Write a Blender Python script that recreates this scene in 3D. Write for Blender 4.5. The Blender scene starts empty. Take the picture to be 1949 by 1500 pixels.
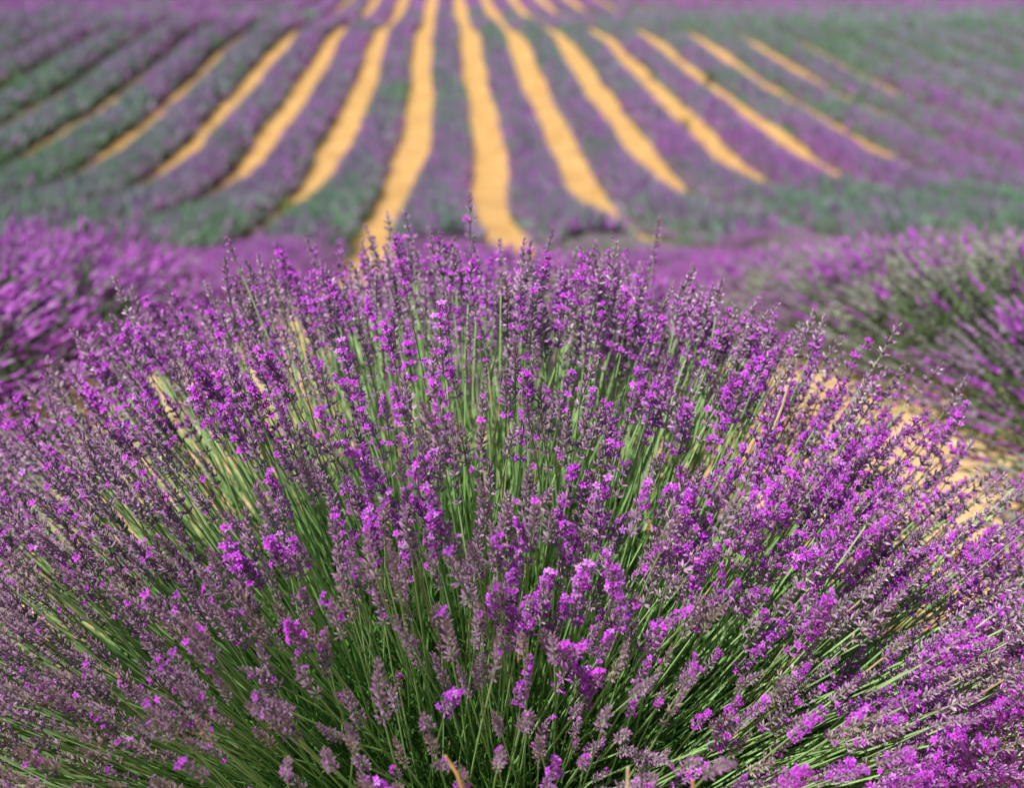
import bpy, math, random
import numpy as np
from mathutils import Matrix, Vector, Quaternion

rng = np.random.default_rng(7)
random.seed(7)
scene = bpy.context.scene
COL = scene.collection
R = math.radians

# ------------------------------------------------------------------ camera, light, exposure
PITCH, YAW, FPX = 23.0, 2.7, 2707.0
CAM = Vector((-0.10, 0.0, 1.42))
cam_d = bpy.data.cameras.new('camera')
cam = bpy.data.objects.new('camera', cam_d); COL.objects.link(cam)
cam.location = CAM
cam.rotation_euler = (R(90 - PITCH), 0, R(-YAW))
cam_d.sensor_width = 36.0
cam_d.lens = 50.0
cam_d.clip_start = 0.02
cam_d.clip_end = 3000
cam_d.dof.use_dof = True
cam_d.dof.focus_distance = 1.66
cam_d.dof.aperture_fstop = 3.6
scene.camera = cam

SUN_EL, SUN_AZ = R(60), math.atan2(-0.62, -0.45)      # azimuth measured from +Y towards +X
world = bpy.data.worlds.new('World'); scene.world = world
world.use_nodes = True
wn = world.node_tree
bg = wn.nodes['Background']
sky = wn.nodes.new('ShaderNodeTexSky')
sky.sky_type = 'NISHITA'; sky.sun_disc = False
sky.sun_elevation = SUN_EL; sky.sun_rotation = SUN_AZ
wn.links.new(sky.outputs[0], bg.inputs[0])
bg.inputs[1].default_value = 0.05

sun_d = bpy.data.lights.new('sun', 'SUN')
sun_d.energy = 5.0; sun_d.angle = R(0.53); sun_d.color = (1.0, 0.95, 0.87)
sun = bpy.data.objects.new('sun', sun_d); COL.objects.link(sun)
sdir = Vector((math.sin(SUN_AZ) * math.cos(SUN_EL), math.cos(SUN_AZ) * math.cos(SUN_EL), math.sin(SUN_EL)))
sun.rotation_euler = sdir.to_track_quat('Z', 'Y').to_euler()
sun.location = sdir * 30

scene.render.engine = 'CYCLES'
scene.cycles.use_denoising = True
scene.cycles.max_bounces = 6
scene.cycles.diffuse_bounces = 2
scene.cycles.transmission_bounces = 4
scene.view_settings.view_transform = 'Standard'
scene.view_settings.look = 'None'
scene.view_settings.exposure = 0.52
scene.view_settings.gamma = 1.0
scene.view_settings.use_curve_mapping = False


# ------------------------------------------------------------------ helpers
def tag(o, label=None, cat=None, group=None, kind=None):
    if label: o['label'] = label
    if cat: o['category'] = cat
    if group: o['group'] = group
    if kind: o['kind'] = kind
    return o


def empty(name, loc, rz=0.0):
    o = bpy.data.objects.new(name, None); COL.objects.link(o)
    o.location = loc; o.rotation_euler = (0, 0, rz); o.empty_display_size = 0.1
    return o


def link(name, me, parent=None):
    o = bpy.data.objects.new(name, me); COL.objects.link(o)
    if parent: o.parent = parent
    return o


def tri_mesh(name, V, F, C, mats, MI=None, smooth=False):
    """one mesh from numpy vertices, triangles, vertex colours and material numbers"""
    V = np.asarray(V, np.float32); F = np.asarray(F, np.int32)
    me = bpy.data.meshes.new(name)
    me.vertices.add(len(V)); me.vertices.foreach_set('co', V.ravel())
    me.loops.add(len(F) * 3); me.loops.foreach_set('vertex_index', F.ravel())
    me.polygons.add(len(F)); me.polygons.foreach_set('loop_start', np.arange(0, len(F) * 3, 3, dtype=np.int32))
    if MI is not None: me.polygons.foreach_set('material_index', np.asarray(MI, np.int32))
    me.polygons.foreach_set('use_smooth', np.full(len(F), smooth, dtype=bool))
    for m in mats: me.materials.append(m)
    if C is not None:
        a = me.color_attributes.new('Col', 'FLOAT_COLOR', 'POINT')
        C4 = np.ones((len(V), 4), np.float32); C4[:, :3] = C
        a.data.foreach_set('color', C4.ravel())
    me.update(calc_edges=True)
    return me


class Geo:
    """collects pieces of (verts, tris, colours, material number)"""
    def __init__(s): s.V, s.F, s.C, s.M, s.n = [], [], [], [], 0
    def add(s, V, F, C, m=0):
        V = np.asarray(V, float); F = np.asarray(F, int)
        if len(V) == 0: return
        C = np.asarray(C, float)
        if C.ndim == 1: C = np.tile(C, (len(V), 1))
        s.V.append(V); s.F.append(F + s.n); s.C.append(C)
        s.M.append(np.full(len(F), m) if np.isscalar(m) else m); s.n += len(V)
    def arrays(s): return np.concatenate(s.V), np.concatenate(s.F), np.concatenate(s.C), np.concatenate(s.M)
    def mesh(s, name, mats, smooth=False):
        V, F, C, M = s.arrays()
        return tri_mesh(name, V, F, C, mats, M, smooth)


def grid_tube(P, rad, k, closed_tip=True, c0=(0, 0, 0), c1=None):
    """tube of k sides along points P with radii rad"""
    P = np.asarray(P, float); n = len(P)
    T = np.gradient(P, axis=0); T /= np.linalg.norm(T, axis=1)[:, None]
    up = np.array([0, 1.0, 0]) if abs(T[0][1]) < .9 else np.array([1.0, 0, 0])
    V = []
    for i in range(n):
        a = np.cross(up, T[i]); a /= np.linalg.norm(a); b = np.cross(T[i], a)
        for j in range(k):
            t = 2 * math.pi * j / k
            V.append(P[i] + rad[i] * (a * math.cos(t) + b * math.sin(t)))
    F = []
    for i in range(n - 1):
        for j in range(k):
            a0, a1 = i * k + j, i * k + (j + 1) % k
            F += [(a0, a1, a1 + k), (a0, a1 + k, a0 + k)]
    c1 = c0 if c1 is None else c1
    w = np.repeat(np.linspace(0, 1, n), k)[:, None]
    return np.array(V), np.array(F), (1 - w) * np.array(c0) + w * np.array(c1)


def frame(z, xhint):
    z = z / np.linalg.norm(z)
    x = xhint - z * np.dot(xhint, z); n = np.linalg.norm(x)
    if n < 1e-4:
        x = np.cross(z, [0.3, 1, 0.1]); n = np.linalg.norm(x)
    x = x / n
    return np.stack([x, np.cross(z, x), z], axis=1)


def snoise(x, y, seed=0.0):
    """smooth wandering noise in -1..1 from world position"""
    s = seed * 1.7
    return (np.sin(x * 1.00 + 1.3 * np.sin(y * .71 + s) + s) * np.cos(y * .93 + 1.1 * np.sin(x * .83 - s) + 2.1 * s)
            + .55 * np.sin(x * 2.13 + y * 1.71 + s * 3.1 + 1.7 * np.sin(y * 1.9 - x * .4)) * np.cos(y * 2.41 - x * .37 + s)
            + .3 * np.sin(x * 4.7 - y * 3.9 + s) * np.cos(y * 5.3 + x * 3.1 - s)) / 1.6


# ------------------------------------------------------------------ materials
def new_mat(name):
    m = bpy.data.materials.new(name); m.use_nodes = True
    return m, m.node_tree, m.node_tree.nodes['Principled BSDF']


def plant_mat(name, trans, rough, noise_scale, amt, spec=0.3, objvar=0.0):
    """colour from the vertex colour, broken up by noise, partly translucent"""
    m, nt, p = new_mat(name)
    N = nt.nodes; L = nt.links
    vc = N.new('ShaderNodeVertexColor'); vc.layer_name = 'Col'
    geo = N.new('ShaderNodeNewGeometry')
    nz = N.new('ShaderNodeTexNoise'); nz.inputs['Scale'].default_value = noise_scale; nz.inputs['Detail'].default_value = 3
    L.new(geo.outputs['Position'], nz.inputs['Vector'])
    mr = N.new('ShaderNodeMapRange'); mr.inputs[1].default_value = .25; mr.inputs[2].default_value = .75
    mr.inputs[3].default_value = 1 - amt; mr.inputs[4].default_value = 1 + amt
    L.new(nz.outputs['Fac'], mr.inputs[0])
    hs = N.new('ShaderNodeHueSaturation')
    L.new(vc.outputs['Color'], hs.inputs['Color']); L.new(mr.outputs[0], hs.inputs['Value'])
    if objvar:
        oi = N.new('ShaderNodeObjectInfo')
        m2 = N.new('ShaderNodeMapRange'); m2.inputs[3].default_value = .5 - objvar; m2.inputs[4].default_value = .5 + objvar
        L.new(oi.outputs['Random'], m2.inputs[0]); L.new(m2.outputs[0], hs.inputs['Hue'])
    L.new(hs.outputs[0], p.inputs['Base Color'])
    p.inputs['Roughness'].default_value = rough
    p.inputs['Specular IOR Level'].default_value = spec
    if trans:
        tr = N.new('ShaderNodeBsdfTranslucent'); L.new(hs.outputs[0], tr.inputs['Color'])
        mx = N.new('ShaderNodeMixShader'); mx.inputs[0].default_value = trans
        L.new(p.outputs[0], mx.inputs[1]); L.new(tr.outputs[0], mx.inputs[2])
        L.new(mx.outputs[0], N['Material Output'].inputs['Surface'])
    return m


M_STEM = plant_mat('stem_green', 0.0, .55, 60, .18, .35, .008)
M_BUD = plant_mat('calyx', 0.08, .42, 160, .26, .5, .008)
M_PETAL = plant_mat('petal', 0.30, .5, 120, .15, .25, .008)
M_LEAF = plant_mat('leaf', 0.25, .5, 30, .25, .35)
M_FAR = plant_mat('far_foliage', 0.15, .7, 3.0, .15, .1)
M_STRAW = plant_mat('straw', 0.15, .6, 80, .2, .2)


def soil_mat():
    m, nt, p = new_mat('sandy_soil')
    N = nt.nodes; L = nt.links
    geo = N.new('ShaderNodeNewGeometry')

    def noise(scale, detail):
        n = N.new('ShaderNodeTexNoise'); n.inputs['Scale'].default_value = scale; n.inputs['Detail'].default_value = detail
        L.new(geo.outputs['Position'], n.inputs['Vector']); return n
    n1, n2, n3 = noise(.9, 5), noise(14, 6), noise(90, 4)
    r = N.new('ShaderNodeValToRGB')
    r.color_ramp.elements[0].position = .3; r.color_ramp.elements[0].color = (.58, .35, .135, 1)
    r.color_ramp.elements[1].position = .7; r.color_ramp.elements[1].color = (.70, .45, .19, 1)
    L.new(n1.outputs['Fac'], r.inputs[0])
    r2 = N.new('ShaderNodeValToRGB')
    r2.color_ramp.elements[0].position = .3; r2.color_ramp.elements[0].color = (.68, .62, .55, 1)
    r2.color_ramp.elements[1].position = .72; r2.color_ramp.elements[1].color = (1.0, 1.0, 1.0, 1)
    L.new(n2.outputs['Fac'], r2.inputs[0])
    mx = N.new('ShaderNodeMixRGB'); mx.blend_type = 'MULTIPLY'; mx.inputs[0].default_value = .8
    L.new(r.outputs[0], mx.inputs[1]); L.new(r2.outputs[0], mx.inputs[2])
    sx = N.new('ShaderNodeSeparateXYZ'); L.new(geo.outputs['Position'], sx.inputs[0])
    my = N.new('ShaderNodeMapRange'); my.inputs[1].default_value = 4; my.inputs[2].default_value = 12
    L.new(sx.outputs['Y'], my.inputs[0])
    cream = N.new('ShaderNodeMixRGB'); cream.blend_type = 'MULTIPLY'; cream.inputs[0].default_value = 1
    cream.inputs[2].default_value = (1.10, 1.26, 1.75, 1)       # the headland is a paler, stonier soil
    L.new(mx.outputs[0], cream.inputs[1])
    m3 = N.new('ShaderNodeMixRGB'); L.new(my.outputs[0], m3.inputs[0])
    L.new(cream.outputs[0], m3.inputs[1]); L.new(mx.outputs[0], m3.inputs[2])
    n4 = noise(2.2, 5)
    r4 = N.new('ShaderNodeValToRGB')
    r4.color_ramp.elements[0].position = .36; r4.color_ramp.elements[0].color = (.80, .76, .68, 1)
    r4.color_ramp.elements[1].position = .60; r4.color_ramp.elements[1].color = (1.04, 1.04, 1.04, 1)
    L.new(n4.outputs['Fac'], r4.inputs[0])
    m4 = N.new('ShaderNodeMixRGB'); m4.blend_type = 'MULTIPLY'; m4.inputs[0].default_value = 1
    L.new(m3.outputs[0], m4.inputs[1]); L.new(r4.outputs[0], m4.inputs[2])
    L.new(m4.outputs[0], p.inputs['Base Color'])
    p.inputs['Roughness'].default_value = .95; p.inputs['Specular IOR Level'].default_value = .1
    ad = N.new('ShaderNodeMath'); ad.operation = 'ADD'
    L.new(n2.outputs['Fac'], ad.inputs[0]); L.new(n3.outputs['Fac'], ad.inputs[1])
    b = N.new('ShaderNodeBump'); b.inputs['Strength'].default_value = .6; b.inputs['Distance'].default_value = .02
    L.new(ad.outputs[0], b.inputs['Height']); L.new(b.outputs[0], p.inputs['Normal'])
    return m


M_SOIL = soil_mat()
M_STONE = plant_mat('pale_stone', 0.0, .9, 25, .2, .1)

# ------------------------------------------------------------------ terrain
_Y = np.array([3.39, 5, 7, 10, 15, 20, 25, 30, 34, 45, 61, 68, 76, 92, 110, 160])
_D = np.array([1.10, 1.45, 1.95, 2.62, 3.50, 4.20, 4.75, 5.08, 5.12, 4.85, 3.95, 4.22, 4.60, 4.42, 4.05, 2.6])
_c, _s = math.cos(R(5)), math.sin(R(5))
TY = np.concatenate([[-40, 0, 2.4], _Y * _c - _D * _s, [260, 600]])
TD = np.concatenate([[.8, 1.40, 1.42], _D * _c + _Y * _s, [18., 20.]])


def smooth_profile():
    ys = np.linspace(-40, 600, 6401)
    d = np.interp(ys, TY, TD)
    out = d.copy()
    w = np.clip(np.abs(ys) * .12, .5, 8)
    cs = np.concatenate([[0], np.cumsum(d)])
    for i, (y, ww) in enumerate(zip(ys, w)):
        h = int(ww / .1)
        a, b = max(0, i - h), min(len(ys), i + h + 1)
        out[i] = (cs[b] - cs[a]) / (b - a)
    return ys, out


PY, PD = smooth_profile()


def ground_z(x, y):
    z = CAM.z - np.interp(y, PY, PD)
    far = np.clip((np.asarray(y, float) - 6) / 30, 0, 1)
    return z + far * (.10 * np.sin(x * .11 + y * .05) + .06 * np.sin(x * .23 - y * .04 + 1)) + .008 * np.sin(x * 2.3 + y * 1.9)


SP, X0 = 1.8, 0.02


def row_x(k, y):
    """centre line of row k, slightly wandering"""
    g = np.exp(-((np.asarray(y, float) - 21.0) / 9.0) ** 2)
    return X0 + SP * k * (1 - .06 * g) - .24 * g + .05 * np.sin(y * .21 + k * 1.3) + .03 * np.sin(y * .63 + k * 2.1)


xs = np.concatenate([np.linspace(-400, -50, 15)[:-1], np.linspace(-50, 60, 300), np.linspace(60, 420, 15)[1:]])
ys = np.concatenate([np.linspace(-40, 0, 9)[:-1], np.linspace(0, 12, 90)[:-1], np.linspace(12, 120, 190)[:-1], np.linspace(120, 600, 40)])
GX, GY = np.meshgrid(xs, ys)
k_near = np.round((GX - X0) / SP)
furrow = np.cos((GX - X0) / SP * 2 * math.pi)
GZ = ground_z(GX, GY) + .02 * furrow * (np.abs(GX) < 48) + .006 * snoise(GX * 5, GY * 5, 2)
nx, ny = len(xs), len(ys)
idx = np.arange(nx * ny).reshape(ny, nx)
a, b, c, d = idx[:-1, :-1].ravel(), idx[:-1, 1:].ravel(), idx[1:, 1:].ravel(), idx[1:, :-1].ravel()
GF = np.concatenate([np.stack([a, b, c], 1), np.stack([a, c, d], 1)])
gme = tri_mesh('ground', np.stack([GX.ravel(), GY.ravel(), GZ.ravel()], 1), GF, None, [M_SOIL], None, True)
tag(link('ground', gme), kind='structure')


# ------------------------------------------------------------------ bloom map of the field
def gauss(x, y, cx, cy, sx, sy): return np.exp(-((x - cx) / sx) ** 2 - ((y - cy) / sy) ** 2)


def bloom(x, y):
    """0 = grey green foliage, 1 = full purple flower"""
    b = .40 + .48 * snoise(x * .62, y * .17, 1) + .22 * snoise(x * 1.6, y * .8, 4)
    b = b + .75 * np.clip((12 - y) / 4, 0, 1) + .5 * gauss(x, y, -3, 9, 4, 5)
    b = b + .60 * np.clip((y - 78) / 12, 0, 1)
    b = b - .85 * gauss(x, y, 24, 58, 17, 15) - .55 * gauss(x, y, -11, 34, 7, 12) - .30 * gauss(x, y, 4, 20, 14, 5)
    b = b + .25 * gauss(x, y, -5, 48, 5, 18) + .35 * gauss(x, y, 9, 33, 5, 7) + .25 * gauss(x, y, -14, 70, 10, 9)
    b = b - .35 * gauss(x, y, 2.4, 4.6, .9, 1.6)
    return np.clip(b, 0, 1)


PURPLE = np.array([.31, .13, .38]); PURPLE2 = np.array([.45, .17, .54])
GREY = np.array([.23, .27, .30]); GREEN = np.array([.14, .29, .16]); DEEP = np.array([.11, .16, .11])


def flower_cols(x, y, r):
    b = bloom(x, y)
    isp = r.random(len(x)) < (.14 + .72 * b)
    g = r.random(len(x))[:, None]
    p = PURPLE * (1 - g) + PURPLE2 * g
    h = np.clip(.5 + .6 * snoise(x * .5, y * .3, 9) + .25 * (r.random(len(x)) - .5), 0, 1)[:, None]
    gr = GREY * (1 - h) + GREEN * h
    c = np.where(isp[:, None], p, gr)
    return c * (.8 + .4 * r.random(len(x)))[:, None]


def tufts(P, D, L, W, C):
    """three-sided pointed sprigs at P, along D"""
    n = len(P)
    D = D / np.linalg.norm(D, axis=1)[:, None]
    h = rng.normal(size=(n, 3)); A = np.cross(D, h); A /= np.linalg.norm(A, axis=1)[:, None]
    B = np.cross(D, A)
    V = np.empty((n, 4, 3))
    for j in range(3):
        t = 2 * math.pi * j / 3
        V[:, j] = P + (A * math.cos(t) + B * math.sin(t)) * W[:, None]
    V[:, 3] = P + D * L[:, None]
    f = np.array([[0, 1, 3], [1, 2, 3], [2, 0, 3]])
    F = ((np.arange(n) * 4)[:, None, None] + f[None]).reshape(-1, 3)
    return V.reshape(-1, 3), F, np.repeat(C, 4, axis=0)


def hedge_dims(k, y):
    w = .54 + .06 * snoise(y * .9, np.full_like(y, k * 3.1), 3) + .04 * np.sin(y * 7.6 + k)
    w = w - .06 * np.clip((y - 18) / 12, 0, 1) + (.06 if k < -3 else 0.0)
    h = .47 + .22 * min(1.0, max(0.0, (-k - 2.6) / 2.2)) * np.clip((y - 40) / 8, 0, 1) + .05 * snoise(y * 1.1, np.full_like(y, k * 1.7), 5) - .02 * np.clip((y - 20) / 15, 0, 1)
    h = h * (1 + .13 * np.sin(y * 7.6 + k + .4 * np.sin(y * 1.3)))
    return w, h


def hedge(k, y0, y1, label):
    root = empty('lavender_hedge', (float(row_x(k, y0)), y0, float(ground_z(row_x(k, y0), y0))))
    tag(root, label, 'lavender row', 'lavender rows combed across the sandy field')
    org = np.array(root.location)
    # woody leafy body
    yy = np.concatenate([np.arange(y0, min(y1, 60), .3), np.arange(max(y0, 60), y1, .8)])
    w, h = hedge_dims(k, yy); cx = row_x(k, yy)
    w = w * .86; h = h * .84
    K = 9
    ang = np.linspace(0, math.pi, K)
    X = cx[:, None] + w[:, None] * np.cos(ang)[None] * (1 + .07 * rng.normal(size=(len(yy), K)))
    Z0 = ground_z(cx, yy)
    Z = Z0[:, None] - .03 + h[:, None] * np.sin(ang)[None] ** .8 * (1 + .07 * rng.normal(size=(len(yy), K)))
    Y = yy[:, None] + .05 * rng.normal(size=(len(yy), K))
    V = np.stack([X, Y, Z], 2).reshape(-1, 3)
    n = len(yy); id_ = np.arange(n * K).reshape(n, K)
    a, b, c, d = id_[:-1, :-1].ravel(), id_[:-1, 1:].ravel(), id_[1:, 1:].ravel(), id_[1:, :-1].ravel()
    F = np.concatenate([np.stack([a, b, c], 1), np.stack([a, c, d], 1)])
    bl = bloom(V[:, 0], V[:, 1])[:, None]
    side = np.tile(np.sin(ang), n)[:, None]
    C = (DEEP * .9) * (1 - .5 * bl * side) + PURPLE * .5 * bl * .5 * side
    link('foliage', tri_mesh('foliage', V - org, F, C, [M_FAR], None, True), root)
    # flowering sprigs
    P, D, L, W = [], [], [], []
    for ya, yb, dens, ln, wd in ((y0, 34, 300, .18, .027), (34, 62, 120, .22, .045), (62, y1, 34, .26, .075)):
        ya = max(ya, y0)
        if yb <= ya: continue
        m = int((yb - ya) * dens)
        y = rng.uniform(ya, yb, m)
        t = np.arccos(rng.uniform(-1, 1, m))
        w, h = hedge_dims(k, y); cxx = row_x(k, y)
        x = cxx + w * np.cos(t) * .88; z = ground_z(cxx, y) + h * np.sin(t) ** .8 * .86
        d = np.stack([np.cos(t) * .8, np.zeros(m), .35 + np.sin(t)], 1) + rng.normal(size=(m, 3)) * .22
        P.append(np.stack([x, y, z], 1)); D.append(d)
        L.append(ln * rng.uniform(.6, 1.15, m)); W.append(wd * rng.uniform(.7, 1.2, m))
    P = np.concatenate(P); D = np.concatenate(D); L = np.concatenate(L); W = np.concatenate(W)
    C = flower_cols(P[:, 0], P[:, 1], rng)
    V, F, CC = tufts(P, D, L, W, C)
    o = link('bloom', tri_mesh('bloom', V - org, F, CC, [M_FAR]), root)
    o['kind'] = 'stuff'
    return root


ORD = ['', 'first', 'second', 'third', 'fourth', 'fifth', 'sixth', 'seventh', 'eighth', 'ninth', 'tenth', 'eleventh', 'twelfth',
       'thirteenth', 'fourteenth', 'fifteenth', 'sixteenth', 'seventeenth', 'eighteenth', 'nineteenth', 'twentieth', 'twenty-first',
       'twenty-second', 'twenty-third', 'twenty-fourth', 'twenty-fifth', 'twenty-sixth']
NEAR_END = 15.0
for k in range(-19, 25):
    xk = abs(SP * k)
    ys0 = max(NEAR_END, (xk - 4.0) / (.33 if k < 0 else .42))
    y1 = 116.0
    if k == 0:
        lab = 'long blurred lavender row directly behind the sharp bush, running to the horizon'
    else:
        side = 'left' if k < 0 else 'right'
        lab = 'long blurred lavender row, %s to the %s of the one behind the sharp bush' % (ORD[abs(k)], side)
    hedge(k, ys0, y1, lab)


# ------------------------------------------------------------------ lavender flower pieces
def bud_geo(L, Rr, k=3):
    V = []
    for (z, r) in ((0, .45), (.55, 1.0)):
        for j in range(k):
            t = 2 * math.pi * j / k
            V.append((Rr * r * math.cos(t), Rr * r * math.sin(t), z * L))
    V.append((0, 0, L))
    F = []
    for j in range(k):
        j2 = (j + 1) % k
        F += [(j, j2, k + j2), (j, k + j2, k + j), (k + j, k + j2, 2 * k)]
    return np.array(V), np.array(F)


def corolla_geo(r):
    """two-lipped open flower: five small petals round a throat, facing +z"""
    V = [(0, 0, 0)]; F = []
    for j, (a, s) in enumerate(((60, 1.0), (120, 1.0), (195, .75), (270, .9), (345, .75))):
        t = R(a); w = R(27)
        i = len(V)
        V += [(.6 * r * s * math.cos(t - w), .6 * r * s * math.sin(t - w), .25 * r),
              (.6 * r * s * math.cos(t + w), .6 * r * s * math.sin(t + w), .25 * r),
              (r * s * math.cos(t), r * s * math.sin(t), .05 * r + .15 * r * ((j % 2)))]
        F += [(0, i, i + 1), (i, i + 2, i + 1)]
    return np.array(V), np.array(F)


def spike_geo(kind, r, sides=3):
    """one flower head: whorls of calyces up a thin axis, some with open flowers"""
    g = Geo()
    n = int(r.integers(5, 9))
    zs = [0.0]
    gap = r.uniform(.015, .026)
    for i in range(n - 1):
        zs.append(zs[-1] + gap)
        gap = max(.0075, gap * r.uniform(.66, .9))
    H = zs[-1] + .004
    if kind == 'faded':
        base, tip = np.array([.29, .26, .19]), np.array([.35, .22, .30])
    elif kind == 'muted':
        base, tip = np.array([.27, .27, .23]), np.array([.38, .17, .41])
    else:
        base, tip = np.array([.23, .15, .24]), np.array([.42, .11, .50])
    tint = r.uniform(.85, 1.15)
    P = np.array([[0, 0, z] for z in np.linspace(-.002, H, 4)])
    V, F, C = grid_tube(P, [.0011, .001, .0009, .0005], 3, True, (.20, .27, .14), tip * .7)
    g.add(V, F, C, 0)
    open_side = r.uniform(0, 6.28)
    for i, z in enumerate(zs):
        f = i / (n - 1)
        m = int(r.integers(7, 9)) if f < .8 else int(r.integers(4, 7))
        size = 1.0 - .35 * f if f > .5 else 1.0 - .12 * (.5 - f)
        a0 = r.uniform(0, 6.28)
        for j in range(m):
            a = a0 + 2 * math.pi * j / m + r.normal() * .2
            tilt = R(58 - 38 * f ** 1.3 + r.normal() * 7)
            dirv = np.array([math.sin(tilt) * math.cos(a), math.sin(tilt) * math.sin(a), math.cos(tilt)])
            L = .0102 * size * r.uniform(.8, 1.15)
            V, F = bud_geo(L, .0016 * size * r.uniform(.85, 1.15), sides)
            M = frame(dirv, np.array([0, 0, 1.0]))
            off = np.array([.0012 * math.cos(a), .0012 * math.sin(a), z + r.normal() * .0012])
            w = (V[:, 2] / L)[:, None] ** .7
            tt = tint * r.uniform(.75, 1.25)
            if kind != 'faded' and r.random() < .12: cc = (base * .9, base * 1.1)
            else: cc = (base, tip)
            g.add(V @ M.T + off, F, ((1 - w) * cc[0] + w * cc[1]) * tt, 1)
            po = {'bloom': .36, 'muted': .03, 'faded': .012}[kind]
            if kind == 'bloom': po *= 1.0 + .7 * math.cos(a - open_side)
            if r.random() < po:
                cr = .0062 * r.uniform(.8, 1.2) * (.75 + .25 * size)
                V, F = corolla_geo(cr)
                d2 = dirv + r.normal(size=3) * .35
                M = frame(d2, np.array([0, 0, 1.0]))
                m1, m2 = r.random(), r.random()
                pc = np.array([.63, .07, .75]) * m1 + np.array([.48, .07, .68]) * (1 - m1)
                if m2 < .16: pc = pc * .5 + np.array([.66, .34, .78]) * .5
                pc = pc * r.uniform(.7, 1.25)
                Cc = np.tile(pc, (len(V), 1)); Cc[0] *= .45
                g.add(V @ M.T + off + dirv * (L * .95), F, Cc, 2)
    V, F, C, M = g.arrays()
    bx, by = r.normal(size=2) * 1.1                      # a slight bend of the whole head
    V[:, 0] += bx * V[:, 2] ** 2; V[:, 1] += by * V[:, 2] ** 2
    fat = r.uniform(.85, 1.15); V[:, :2] *= fat
    return (V, F, C, M), H


def stem_geo(L, bend, wob, r):
    t = np.linspace(0, 1, 7)
    P = np.stack([bend * L * t ** 2 + wob * np.sin(t * 5), wob * np.cos(t * 4) - wob, L * t], 1)
    rad = .0019 - .0008 * t
    V, F, C = grid_tube(P, rad, 3, True, (.10, .29, .03), (.30, .46, .19))
    g = Geo(); g.add(V, F, C, 0)
    for s in (0, 1):                                 # a pair of narrow leaves low on the stem
        if r.random() < .8:
            i = 1 + int(r.integers(0, 2))
            a = s * math.pi + r.uniform(-.5, .5)
            d = np.array([.45 * math.cos(a), .45 * math.sin(a), 1.0]); d /= np.linalg.norm(d)
            sd = np.array([-math.sin(a), math.cos(a), 0]); ll = r.uniform(.03, .055)
            Q = np.array([P[i], P[i] + d * ll * .5 + sd * .0017, P[i] + d * ll, P[i] + d * ll * .5 - sd * .0017])
            g.add(Q, [(0, 1, 2), (0, 2, 3)], (.13, .24, .07), 0)
    T = P[-1] - P[-2]; T /= np.linalg.norm(T)
    Mx = np.eye(4); Mx[:3, :3] = frame(T, np.array([1.0, 0, 0])); Mx[:3, 3] = P[-1]
    return g.arrays(), Mx


MATS = [M_STEM, M_BUD, M_PETAL]
SPIKES = {'bloom': [], 'muted': [], 'faded': []}
for kind, cnt in (('bloom', 20), ('muted', 24), ('faded', 12)):
    for i in range(cnt):
        arr, H = spike_geo(kind, rng, 3)
        SPIKES[kind].append((arr, tri_mesh('flower_head_' + kind, arr[0], arr[1], arr[2], MATS, arr[3])))
STEMS = []
for L in (.42, .54, .66):
    for bend in (.0, .05, .10, .15):
        arr, Mx = stem_geo(L, bend, rng.uniform(-.004, .004), rng)
        STEMS.append((L, bend, arr, Mx, tri_mesh('flower_stem', arr[0], arr[1], arr[2], [M_STEM], arr[3], True)))

# ------------------------------------------------------------------ the sharp bush
BX, BY = -0.05, 1.78
bz = float(ground_z(BX, BY))
bush = empty('lavender_bush', (BX, BY, bz))
tag(bush, 'huge sharp lavender bush filling the front, green stems fanning out under purple spikes', 'lavender bush')

A_, B_, ZC = .90, .54, .23
VO = np.array([0, 0, -.26])


def dome_tips(n, extra=False):
    out = []
    while len(out) < n:
        th = rng.uniform(0, 2 * math.pi)                 # 0 = right, 3/2 pi = towards the camera
        ph = math.acos(rng.uniform(-.12, 1))
        front = max(0.0, -math.sin(th))
        phd = math.degrees(ph)
        keep = 1.0
        if front > .25 and 6 < phd < 20: keep = .36       # a looser belt where the stems show
        if front > .92 and phd > 50: keep = .55          # looser skirt at the front
        right = max(0.0, 1 - abs(((th - .42 + math.pi) % (2 * math.pi)) - math.pi) / .75)
        if right > 0 and phd > 42: keep = 1 - .65 * min(1, right * 2)
        if 1.95 < th < 2.75 and phd > 30: keep = .72      # thin shoulder: the sand shows through
        if math.sin(th) > .45 and phd > 62: keep *= .45
        if extra and (front < .35 or phd < 36): keep = 0
        if rng.random() > keep: continue
        lump = 1 + .05 * math.sin(3 * th + 1) + .04 * math.sin(7 * th + 2 * ph)
        dep = 1 - abs(rng.normal()) * .085 + (rng.random() < .05) * rng.uniform(0, .07)
        rr = A_ * math.sin(ph) * lump * dep * (1 - .25 * min(1, right * 1.6))
        z = ZC + B_ * np.sign(math.cos(ph)) * abs(math.cos(ph)) ** 1.25 * lump * (1 - abs(rng.normal()) * .13 + (rng.random() < .10) * rng.uniform(.02, .25))
        out.append(((rr * math.cos(th), rr * math.sin(th) * (.92 if math.sin(th) > 0 else .78), z), th, ph))
    return out


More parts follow.
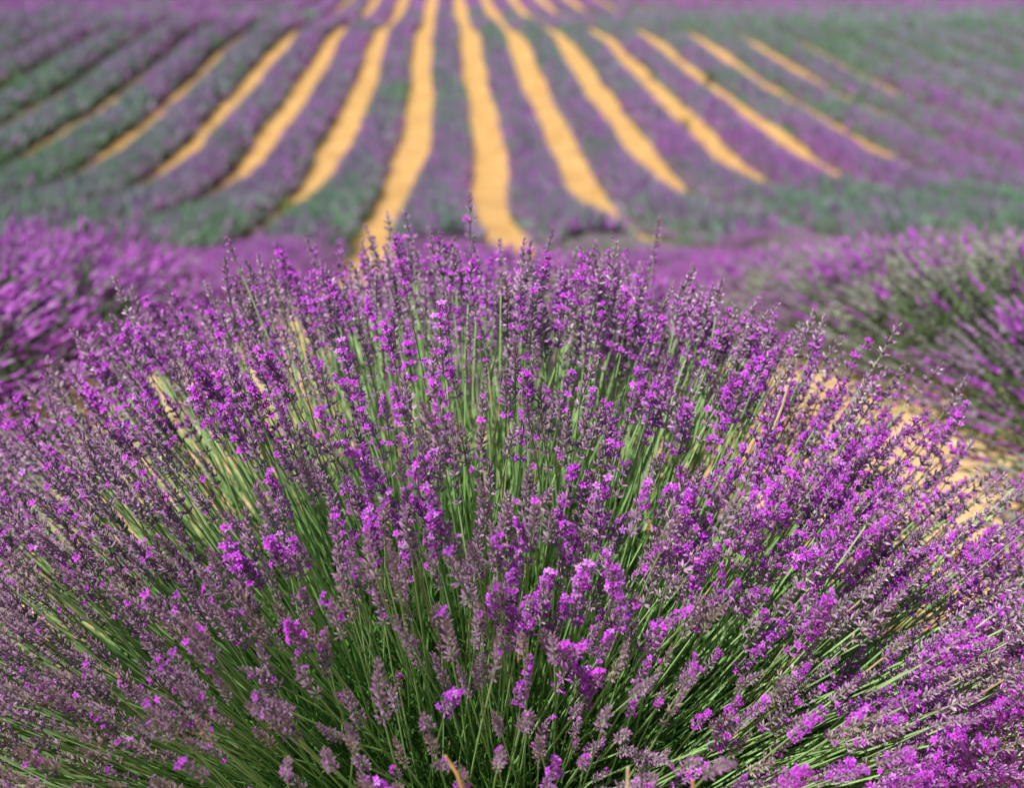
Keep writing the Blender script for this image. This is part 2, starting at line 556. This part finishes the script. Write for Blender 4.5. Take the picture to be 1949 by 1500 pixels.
tips = dome_tips(3150) + dome_tips(800, True)
cam_l = np.array([CAM.x - BX, CAM.y - BY, CAM.z - bz])
stalks = []
for (p, th, ph) in tips:
    p = np.array(p)
    d = p - VO; d /= np.linalg.norm(d)
    d = d + rng.normal(size=3) * .085; d /= np.linalg.norm(d)
    L0 = .42 if p[2] < .25 and rng.random() < .5 else (.54 if rng.random() < .5 else .66)
    cands = [i for i, s in enumerate(STEMS) if s[0] == L0]
    out = math.sin(ph)
    j = min(3, int(out * 3 * rng.random() + .3))
    si = cands[j]
    sc = rng.uniform(.88, 1.12)
    up = np.array([0, 0, 1.0]) + rng.normal(size=3) * .35
    M = frame(d, up)
    if j: # lean outwards first, then turn up
        M = M @ np.array(Matrix.Rotation(STEMS[si][1] * 1.0, 3, 'Y').inverted())
    end = STEMS[si][3][:3, 3] * sc
    base = p - M @ end
    if base[2] < .005: base[2] = .005
    T = np.eye(4); T[:3, :3] = M * sc; T[:3, 3] = base
    q = .36 + .34 * snoise(p[0] * 5.2, p[1] * 5.2 + p[2] * 4, 6) + .16 * np.clip(p[0] / .6, -1, 1)
    low = np.clip((.62 - p[2]) / .2, 0, 1) * max(0, -math.sin(th)); front_low = low
    u = rng.random()
    if u < q - (.30 if p[0] < .2 else .0) * low: kind = 'bloom'
    elif rng.random() < .06 + .40 * low * (1 if p[0] < .35 else .5): kind = 'faded'
    else: kind = 'muted'
    vi = int(rng.integers(len(SPIKES[kind])))
    tipw = (T @ STEMS[si][3])[:3, 3]
    dist = np.linalg.norm(tipw - cam_l)
    front = np.dot(tipw - np.array([0, 0, .1]), cam_l / np.linalg.norm(cam_l))
    stalks.append((front, si, kind, vi, T, rng.uniform(.80, 1.12) * (1 - .18 * np.clip(front_low * 1.6, 0, 1)), rng.uniform(0, 6.28)))

stalks.sort(key=lambda s: -s[0])
HERO = 300


def head_local(si, sc, roll):
    Mx = STEMS[si][3].copy()
    Rz = np.array(Matrix.Rotation(roll, 4, 'Z')) * 1.0
    Rz[:3, :3] *= sc
    return Mx @ Rz


for (fr, si, kind, vi, T, hs, roll) in stalks[:HERO]:
    s = link('flower_stalk', STEMS[si][4], bush); s.matrix_local = Matrix(T.tolist())
    h = link('flower_head', SPIKES[kind][vi][1], s); h.matrix_local = Matrix(head_local(si, hs, roll).tolist())

g = Geo()
for (fr, si, kind, vi, T, hs, roll) in stalks[HERO:]:
    V, F, C, M = STEMS[si][2]
    tint = rng.uniform(.85, 1.15)
    Cs = C * tint
    if rng.random() < .05: Cs = np.tile([.42, .36, .18], (len(V), 1)) * tint     # a dried stem
    g.add(V @ T[:3, :3].T + T[:3, 3], F, Cs, M)
    V, F, C, M = SPIKES[kind][vi][0]
    H = T @ head_local(si, hs, roll)
    g.add(V @ H[:3, :3].T + H[:3, 3], F, C * tint, M)
o = link('flower_mass', g.mesh('flower_mass', MATS), bush); o['kind'] = 'stuff'

# bare green stems and narrow leaves that fill the inside of the bush
g = Geo()
for i in range(700):
    th = rng.uniform(0, 6.28); ph = math.acos(rng.uniform(.25, 1))
    d = np.array([math.sin(ph) * math.cos(th), math.sin(ph) * math.sin(th), math.cos(ph)])
    s = STEMS[int(rng.integers(len(STEMS)))]
    M = frame(d, np.array([0, 0, 1.0]) + rng.normal(size=3) * .5)
    sc = rng.uniform(.5, .85)
    base = np.array([d[0] * .15 + rng.normal() * .09, d[1] * .15 + rng.normal() * .09, .05])
    V, F, C, mm = s[2]
    g.add((V * sc) @ M.T + base, F, C * rng.uniform(.7, 1.05) * np.array([.8, 1, .7]), mm)
o = link('inner_stems', g.mesh('inner_stems', [M_STEM], True), bush); o['kind'] = 'stuff'


def leaves(n, rx, rz, lo, hi, wd, cols):
    u = rng.random(n) ** .4
    th = rng.uniform(0, 2 * math.pi, n); ph = np.arccos(rng.uniform(0, 1, n))
    D = np.stack([np.sin(ph) * np.cos(th), np.sin(ph) * np.sin(th), np.cos(ph)], 1)
    P = D * np.array([rx, rx, rz]) * u[:, None]; P[:, 2] += .01
    D = D + np.array([0, 0, .5]) + rng.normal(size=(n, 3)) * .45
    D /= np.linalg.norm(D, axis=1)[:, None]
    S = np.cross(D, rng.normal(size=(n, 3))); S /= np.linalg.norm(S, axis=1)[:, None]
    L = rng.uniform(lo, hi, n)[:, None]; W = wd * rng.uniform(.7, 1.3, n)[:, None]
    nrm = np.cross(D, S)
    V = np.stack([P, P + D * L * .5 + S * W, P + D * L * .5 - nrm * W * .5, P + D * L * .5 - S * W, P + D * L + nrm * L * .12], 1).reshape(-1, 3)
    f = np.array([[0, 1, 2], [0, 2, 3], [2, 1, 4], [3, 2, 4]])
    F = (np.arange(n)[:, None, None] * 5 + f[None]).reshape(-1, 3)
    c0, c1 = np.array(cols[0]), np.array(cols[1])
    w = rng.random(n)[:, None]
    C = np.repeat((c0 * (1 - w) + c1 * w) * rng.uniform(.7, 1.2, n)[:, None], 5, axis=0)
    return V, F, C


V, F, C = leaves(46000, .66, .47, .025, .05, .0019, ((.05, .14, .025), (.11, .24, .05)))
o = link('foliage', tri_mesh('foliage', V, F, C, [M_LEAF]), bush); o['kind'] = 'stuff'

# woody crown
g = Geo()
for i in range(26):
    a = rng.uniform(0, 6.28); l = rng.uniform(.1, .22)
    e = np.array([math.cos(a) * l, math.sin(a) * l, rng.uniform(.08, .16)])
    V, F, C = grid_tube([e * 0, e * .5 + [0, 0, -.015], e], [.012, .008, .004], 5, True, (.12, .09, .06), (.14, .11, .07))
    g.add(V, F, C)
o = link('woody_crown', g.mesh('woody_crown', [M_STRAW], True), bush); o['kind'] = 'stuff'


# ------------------------------------------------------------------ blurred bushes of the near rows
def far_head(g, p, d, L, n, c):
    pass


def make_bush_meshes(seed, nst, rx, h, warm):
    r = np.random.default_rng(seed)
    th = r.uniform(0, 2 * math.pi, nst); ph = np.arccos(r.uniform(.17, 1, nst))
    D = np.stack([np.sin(ph) * np.cos(th), np.sin(ph) * np.sin(th), np.cos(ph)], 1)
    jit = 1 - np.abs(r.normal(size=nst)) * .10
    tip = D * np.array([rx, rx, h - .04]) * jit[:, None] + np.array([0, 0, .04])
    d2 = tip - np.array([0, 0, -.2]); d2 /= np.linalg.norm(d2, axis=1)[:, None]
    d2 += r.normal(size=(nst, 3)) * .07; d2 /= np.linalg.norm(d2, axis=1)[:, None]
    sl = r.uniform(.22, .34, nst)
    # stems: slim three-sided spindles
    b0 = tip - d2 * sl[:, None]
    Vs, Fs, _ = tufts(b0, d2, sl, np.full(nst, .0022), np.zeros((nst, 3)))
    Cs = np.repeat(np.array([[.16, .23, .11]]) * r.uniform(.7, 1.2, (nst, 1)), 4, axis=0)
    stem = (Vs, Fs, Cs)
    # heads: three to six stacked whorls
    P, DD, L, W, C = [], [], [], [], []
    purple = r.random(nst) < warm
    for w in range(5):
        P.append(tip + d2 * (w * .017)); DD.append(d2 + r.normal(size=(nst, 3)) * .1)
        L.append(np.full(nst, .024)); W.append(.0115 * (1 - .12 * w) * r.uniform(.7, 1.2, nst))
        pc = np.array([.42, .10, .50]) * r.uniform(.6, 1.3, (nst, 1))
        mc = np.array([.26, .19, .27] if warm > .3 else [.25, .26, .22]) * r.uniform(.7, 1.2, (nst, 1))
        C.append(np.where((purple & (r.random(nst) < .8))[:, None], pc, mc))
    head = tufts(np.concatenate(P), np.concatenate(DD), np.concatenate(L), np.concatenate(W), np.concatenate(C))
    V, F, C_ = leaves(7000, rx * .88, h * .88, .04, .08, .004, ((.09, .15, .06), (.16, .22, .12)))
    return (tri_mesh('stems', *stem, [M_STEM]), tri_mesh('bloom', *head, [M_PETAL]), tri_mesh('foliage', V, F, C_, [M_LEAF]))


BUSHES = {w: [make_bush_meshes(31 + i + int(w * 100), 720, .62, .50, w) for i in range(2)] for w in (.85, .45, .18)}
GRP = 'lavender bushes standing along the near rows'


def put_bush(x, y, w, label, sc=1.0, sz=1.0):
    r = empty('lavender_bush', (x, y, float(ground_z(x, y)) - .02), rng.uniform(0, 6.28))
    tag(r, label, 'lavender bush', GRP)
    r.scale = (sc, sc, sc * sz)
    ms = BUSHES[w][int(rng.integers(2))]
    for nm, me in zip(('stem_mass', 'bloom', 'foliage'), ms):
        c = link(nm, me, r); c['kind'] = 'stuff'
    return r


ROWN = {0: 'behind the sharp bush', -1: 'beyond the left sandy path', 1: 'beyond the right sandy path'}
for k in range(-5, 7):
    y = {0: 3.35, 1: 2.2, -1: 2.6}.get(k, 2.6 + .3 * (abs(k) % 3)); n = 0
    while y < NEAR_END + .2:
        x = float(row_x(k, y)) + rng.normal() * .03
        vis = (-.36 * y - 1.4 < x - CAM.x < .44 * y + 1.4)
        if vis and y > 2:
            n += 1
            bl = float(bloom(np.array([x]), np.array([y]))[0])
            w = .85 if bl > .62 else (.45 if bl > .35 else .18)
            if k == 1 and y < 7: w = .18 if n % 2 else .45
            if k == 0 and y < 6: w = .85
            if k in ROWN: place = ROWN[k]
            else: place = 'in the %s row to the %s' % (ORD[abs(k)], 'left' if k < 0 else 'right')
            tone = {.85: 'bright purple', .45: 'mauve', .18: 'grey green'}[w]
            lab = 'blurred %s lavender bush, %s from the front, %s' % (tone, ORD[n], place)
            big = 1.2 if abs(k) == 1 and y < 5.5 else 1.0
            if big > 1: x -= (.20 if k > 0 else -.07)
            put_bush(x, y, w, lab, big * rng.uniform(.88, 1.03) * (1.0 if k else .85), rng.uniform(.9, 1.08) * (.78 if k > 0 else .92) * .92 / big)
        y += rng.uniform(.56, .70)

# ------------------------------------------------------------------ gravel on the near paths
def stones(n):
    t = (1 + 5 ** .5) / 2
    base = np.array([(1, 0, 0), (-1, 0, 0), (0, 1, 0), (0, -1, 0), (0, 0, 1), (0, 0, -1), (.6, .6, .5), (-.6, .6, .5), (-.6, -.6, .5), (.6, -.6, .5)], float)
    f = np.array([(4, 6, 7), (4, 7, 8), (4, 8, 9), (4, 9, 6), (6, 0, 2), (6, 2, 7), (7, 2, 1), (7, 1, 8), (8, 1, 3), (8, 3, 9), (9, 3, 0), (9, 0, 6), (0, 5, 2), (2, 5, 1), (1, 5, 3), (3, 5, 0)])
    g = Geo()
    for i in range(n):
        k = int(rng.integers(-3, 3))
        y = 1.2 + 13 * rng.random() ** 1.6
        x = X0 + SP * (k + .5) + rng.normal() * .28
        s = rng.uniform(.006, .02) * (1 + (rng.random() < .06) * 1.3)
        V = base * s * rng.uniform(.6, 1.3, (10, 1)) * np.array([1, rng.uniform(.7, 1.2), rng.uniform(.4, .8)])
        a = rng.uniform(0, 6.28)
        V = V @ np.array([[math.cos(a), -math.sin(a), 0], [math.sin(a), math.cos(a), 0], [0, 0, 1]])
        c = np.array([.62, .47, .28]) * rng.uniform(.75, 1.15)
        g.add(V + np.array([x, y, float(ground_z(x, y)) + s * .15 - .015]), f, c)
    return g.mesh('gravel', [M_STONE])


tag(link('gravel', stones(3200)), 'pale stones and clods scattered over the sandy paths', 'gravel', kind='stuff')

# ------------------------------------------------------------------ weeds in the rows
def weed(x, y, h, col, label):
    n = 90
    D = np.stack([rng.normal(size=n) * .4, rng.normal(size=n) * .4, np.ones(n)], 1)
    P = rng.normal(size=(n, 3)) * np.array([.09, .09, 0])
    V, F, C = tufts(P, D, h * rng.uniform(.5, 1.1, n), np.full(n, .012), np.array([col]) * rng.uniform(.7, 1.3, (n, 1)))
    o = link('weed', tri_mesh('weed', V, F, C, [M_LEAF]))
    o.location = (x, y, float(ground_z(x, y)))
    tag(o, label, 'weed', 'green weeds growing up in the rows')


weed(-7.35, 27.5, .55, (.20, .30, .04), 'yellow green weed sticking out of a lavender row below the left paths')
weed(-13.3, 44.5, .8, (.13, .25, .05), 'green weed beside the short sandy path far to the left')
weed(8.55, 46, .55, (.10, .20, .06), 'dark green weed edging the fourth sandy path on the right')
weed(6.0, 36, .5, (.16, .24, .07), 'green weed bulging over the third sandy path on the right')
weed(-2.75, 24.0, .38, (.20, .30, .05), 'small weed at the near end of the second path left of centre')

# ------------------------------------------------------------------ dry straws and bees
def ray_point(px, py, dist):
    v = Vector(((px - 974.5) / FPX, -(py - 750) / FPX, -1)).normalized()
    m = cam.rotation_euler.to_matrix()
    return CAM + (m @ v) * dist


def surface_point(px, py, sink=0.0):
    """where the sight line meets the shell of the sharp bush"""
    best, bd = None, 9
    for t in np.arange(.9, 2.6, .005):
        q = ray_point(px, py, t)
        e = math.sqrt(((q.x - BX) / A_) ** 2 + ((q.y - BY) / A_) ** 2 + max(0, (q.z - bz - ZC) / B_) ** 2)
        if e < 1.06: return ray_point(px, py, t + sink)
        if e < bd: best, bd = q, e
    return best


def straw(px, py, sink, d, L, r, col):
    p = np.array(surface_point(px, py, sink)) - np.array([BX, BY, bz])
    d = np.array(d, float); d /= np.linalg.norm(d)
    P = [p - d * L, p - d * L * .5 + np.array([.002, 0, .001]), p]
    V, F, C = grid_tube(P, [r, r, r * .8], 6, True, col, col)
    V = np.vstack([V, [p + d * .002]]); n = len(V) - 1
    F = np.vstack([F, [(12 + j, 12 + (j + 1) % 6, n) for j in range(6)]]); C = np.vstack([C, C[-1]])
    o = link('dry_stalk', tri_mesh('dry_stalk', V, F, C, [M_STRAW]), bush)


straw(848, 1440, 0.0, (-.35, -.1, 1), .05, .0017, (.62, .42, .16))
straw(1195, 1462, 0.0, (.02, -.2, 1), .06, .0017, (.66, .60, .40))
straw(1318, 1486, 0.0, (-.1, -.2, 1), .06, .0017, (.62, .42, .16))
straw(830, 715, 0.0, (-.25, 0, 1), .10, .0016, (.45, .45, .30))
straw(1500, 735, 0.0, (.25, 0, 1), .06, .0017, (.62, .52, .30))

M_BEE = plant_mat('bee_fuzz', 0, .7, 400, .25, .2)
mw, ntw, pw = new_mat('bee_wing')
pw.inputs['Base Color'].default_value = (.45, .40, .32, 1); pw.inputs['Roughness'].default_value = .25
pw.inputs['Alpha'].default_value = .45


def ball(c, r3, cols, nu=10, nv=8):
    V, C, F = [], [], []
    for i in range(nv + 1):
        t = math.pi * i / nv
        for j in range(nu):
            p = 2 * math.pi * j / nu
            V.append((c[0] - r3[0] * math.cos(t), c[1] + r3[1] * math.sin(t) * math.cos(p), c[2] + r3[2] * math.sin(t) * math.sin(p)))
            C.append(cols[i % len(cols)])
    for i in range(nv):
        for j in range(nu):
            a, b = i * nu + j, i * nu + (j + 1) % nu
            F += [(a, b, b + nu), (a, b + nu, a + nu)]
    return np.array(V), np.array(F), np.array(C)


def make_bee():
    AM, BK = (.24, .13, .03), (.03, .02, .012)
    root = empty('bee', (0, 0, 0))
    for nm, a in (('abdomen', ball((-.0055, 0, 0), (.0058, .0026, .0026), [AM, BK])),
                  ('thorax', ball((.0015, 0, .0004), (.0028, .0024, .0024), [(.20, .13, .05)])),
                  ('head', ball((.0050, 0, -.0002), (.0014, .0016, .0016), [BK]))):
        link(nm, tri_mesh(nm, a[0], a[1], a[2], [M_BEE], None, True), root)
    for s in (-1, 1):
        V = np.array([(.002, s * .001, .0025), (-.001, s * .004, .0040), (-.006, s * .0062, .0042), (-.0085, s * .0045, .0036), (-.005, s * .002, .0032)])
        link('wing', tri_mesh('wing', V, [(0, 1, 4), (1, 2, 4), (2, 3, 4)], None, [mw]), root)
        for q in range(3):
            x = .0028 - .002 * q
            V, F, C = grid_tube([(x, s * .0015, -.0012), (x - .0005, s * .0042, -.0008), (x - .0015, s * .0048, -.0042)], [.0003, .0003, .0002], 3, True, BK, BK)
            link('leg', tri_mesh('leg', V, F, C, [M_BEE]), root)
    return root


bee0 = make_bee()
BEES = ((713, 505, 0.0, (0, -.4, .3), 'small dark bee clinging to a pale flower head before the sand path'),
        (825, 748, 0.0, (0, -.9, .3), 'brown bee among the tall stems left of the middle'),
        (1237, 997, 0.0, (0, -1.2, 1.1), 'golden bee on a faded flower head above the green stems'),
        (1822, 1055, 0.0, (0, -1.3, .1), 'amber bee on the purple heads near the right sand path'),
        (1500, 797, 0.0, (0, -1.1, .3), 'olive brown bee in dense purple flowers on the upper right of the bush'))
for i, (px, py, ds, rot, lab) in enumerate(BEES):
    if i == 0: b = bee0
    else:
        b = bee0.copy(); COL.objects.link(b)
        for ch in bee0.children:
            c = ch.copy(); COL.objects.link(c); c.parent = b
    b.location = surface_point(px, py, ds); b.rotation_euler = rot
    tag(b, lab, 'bee', 'bees feeding on the lavender')
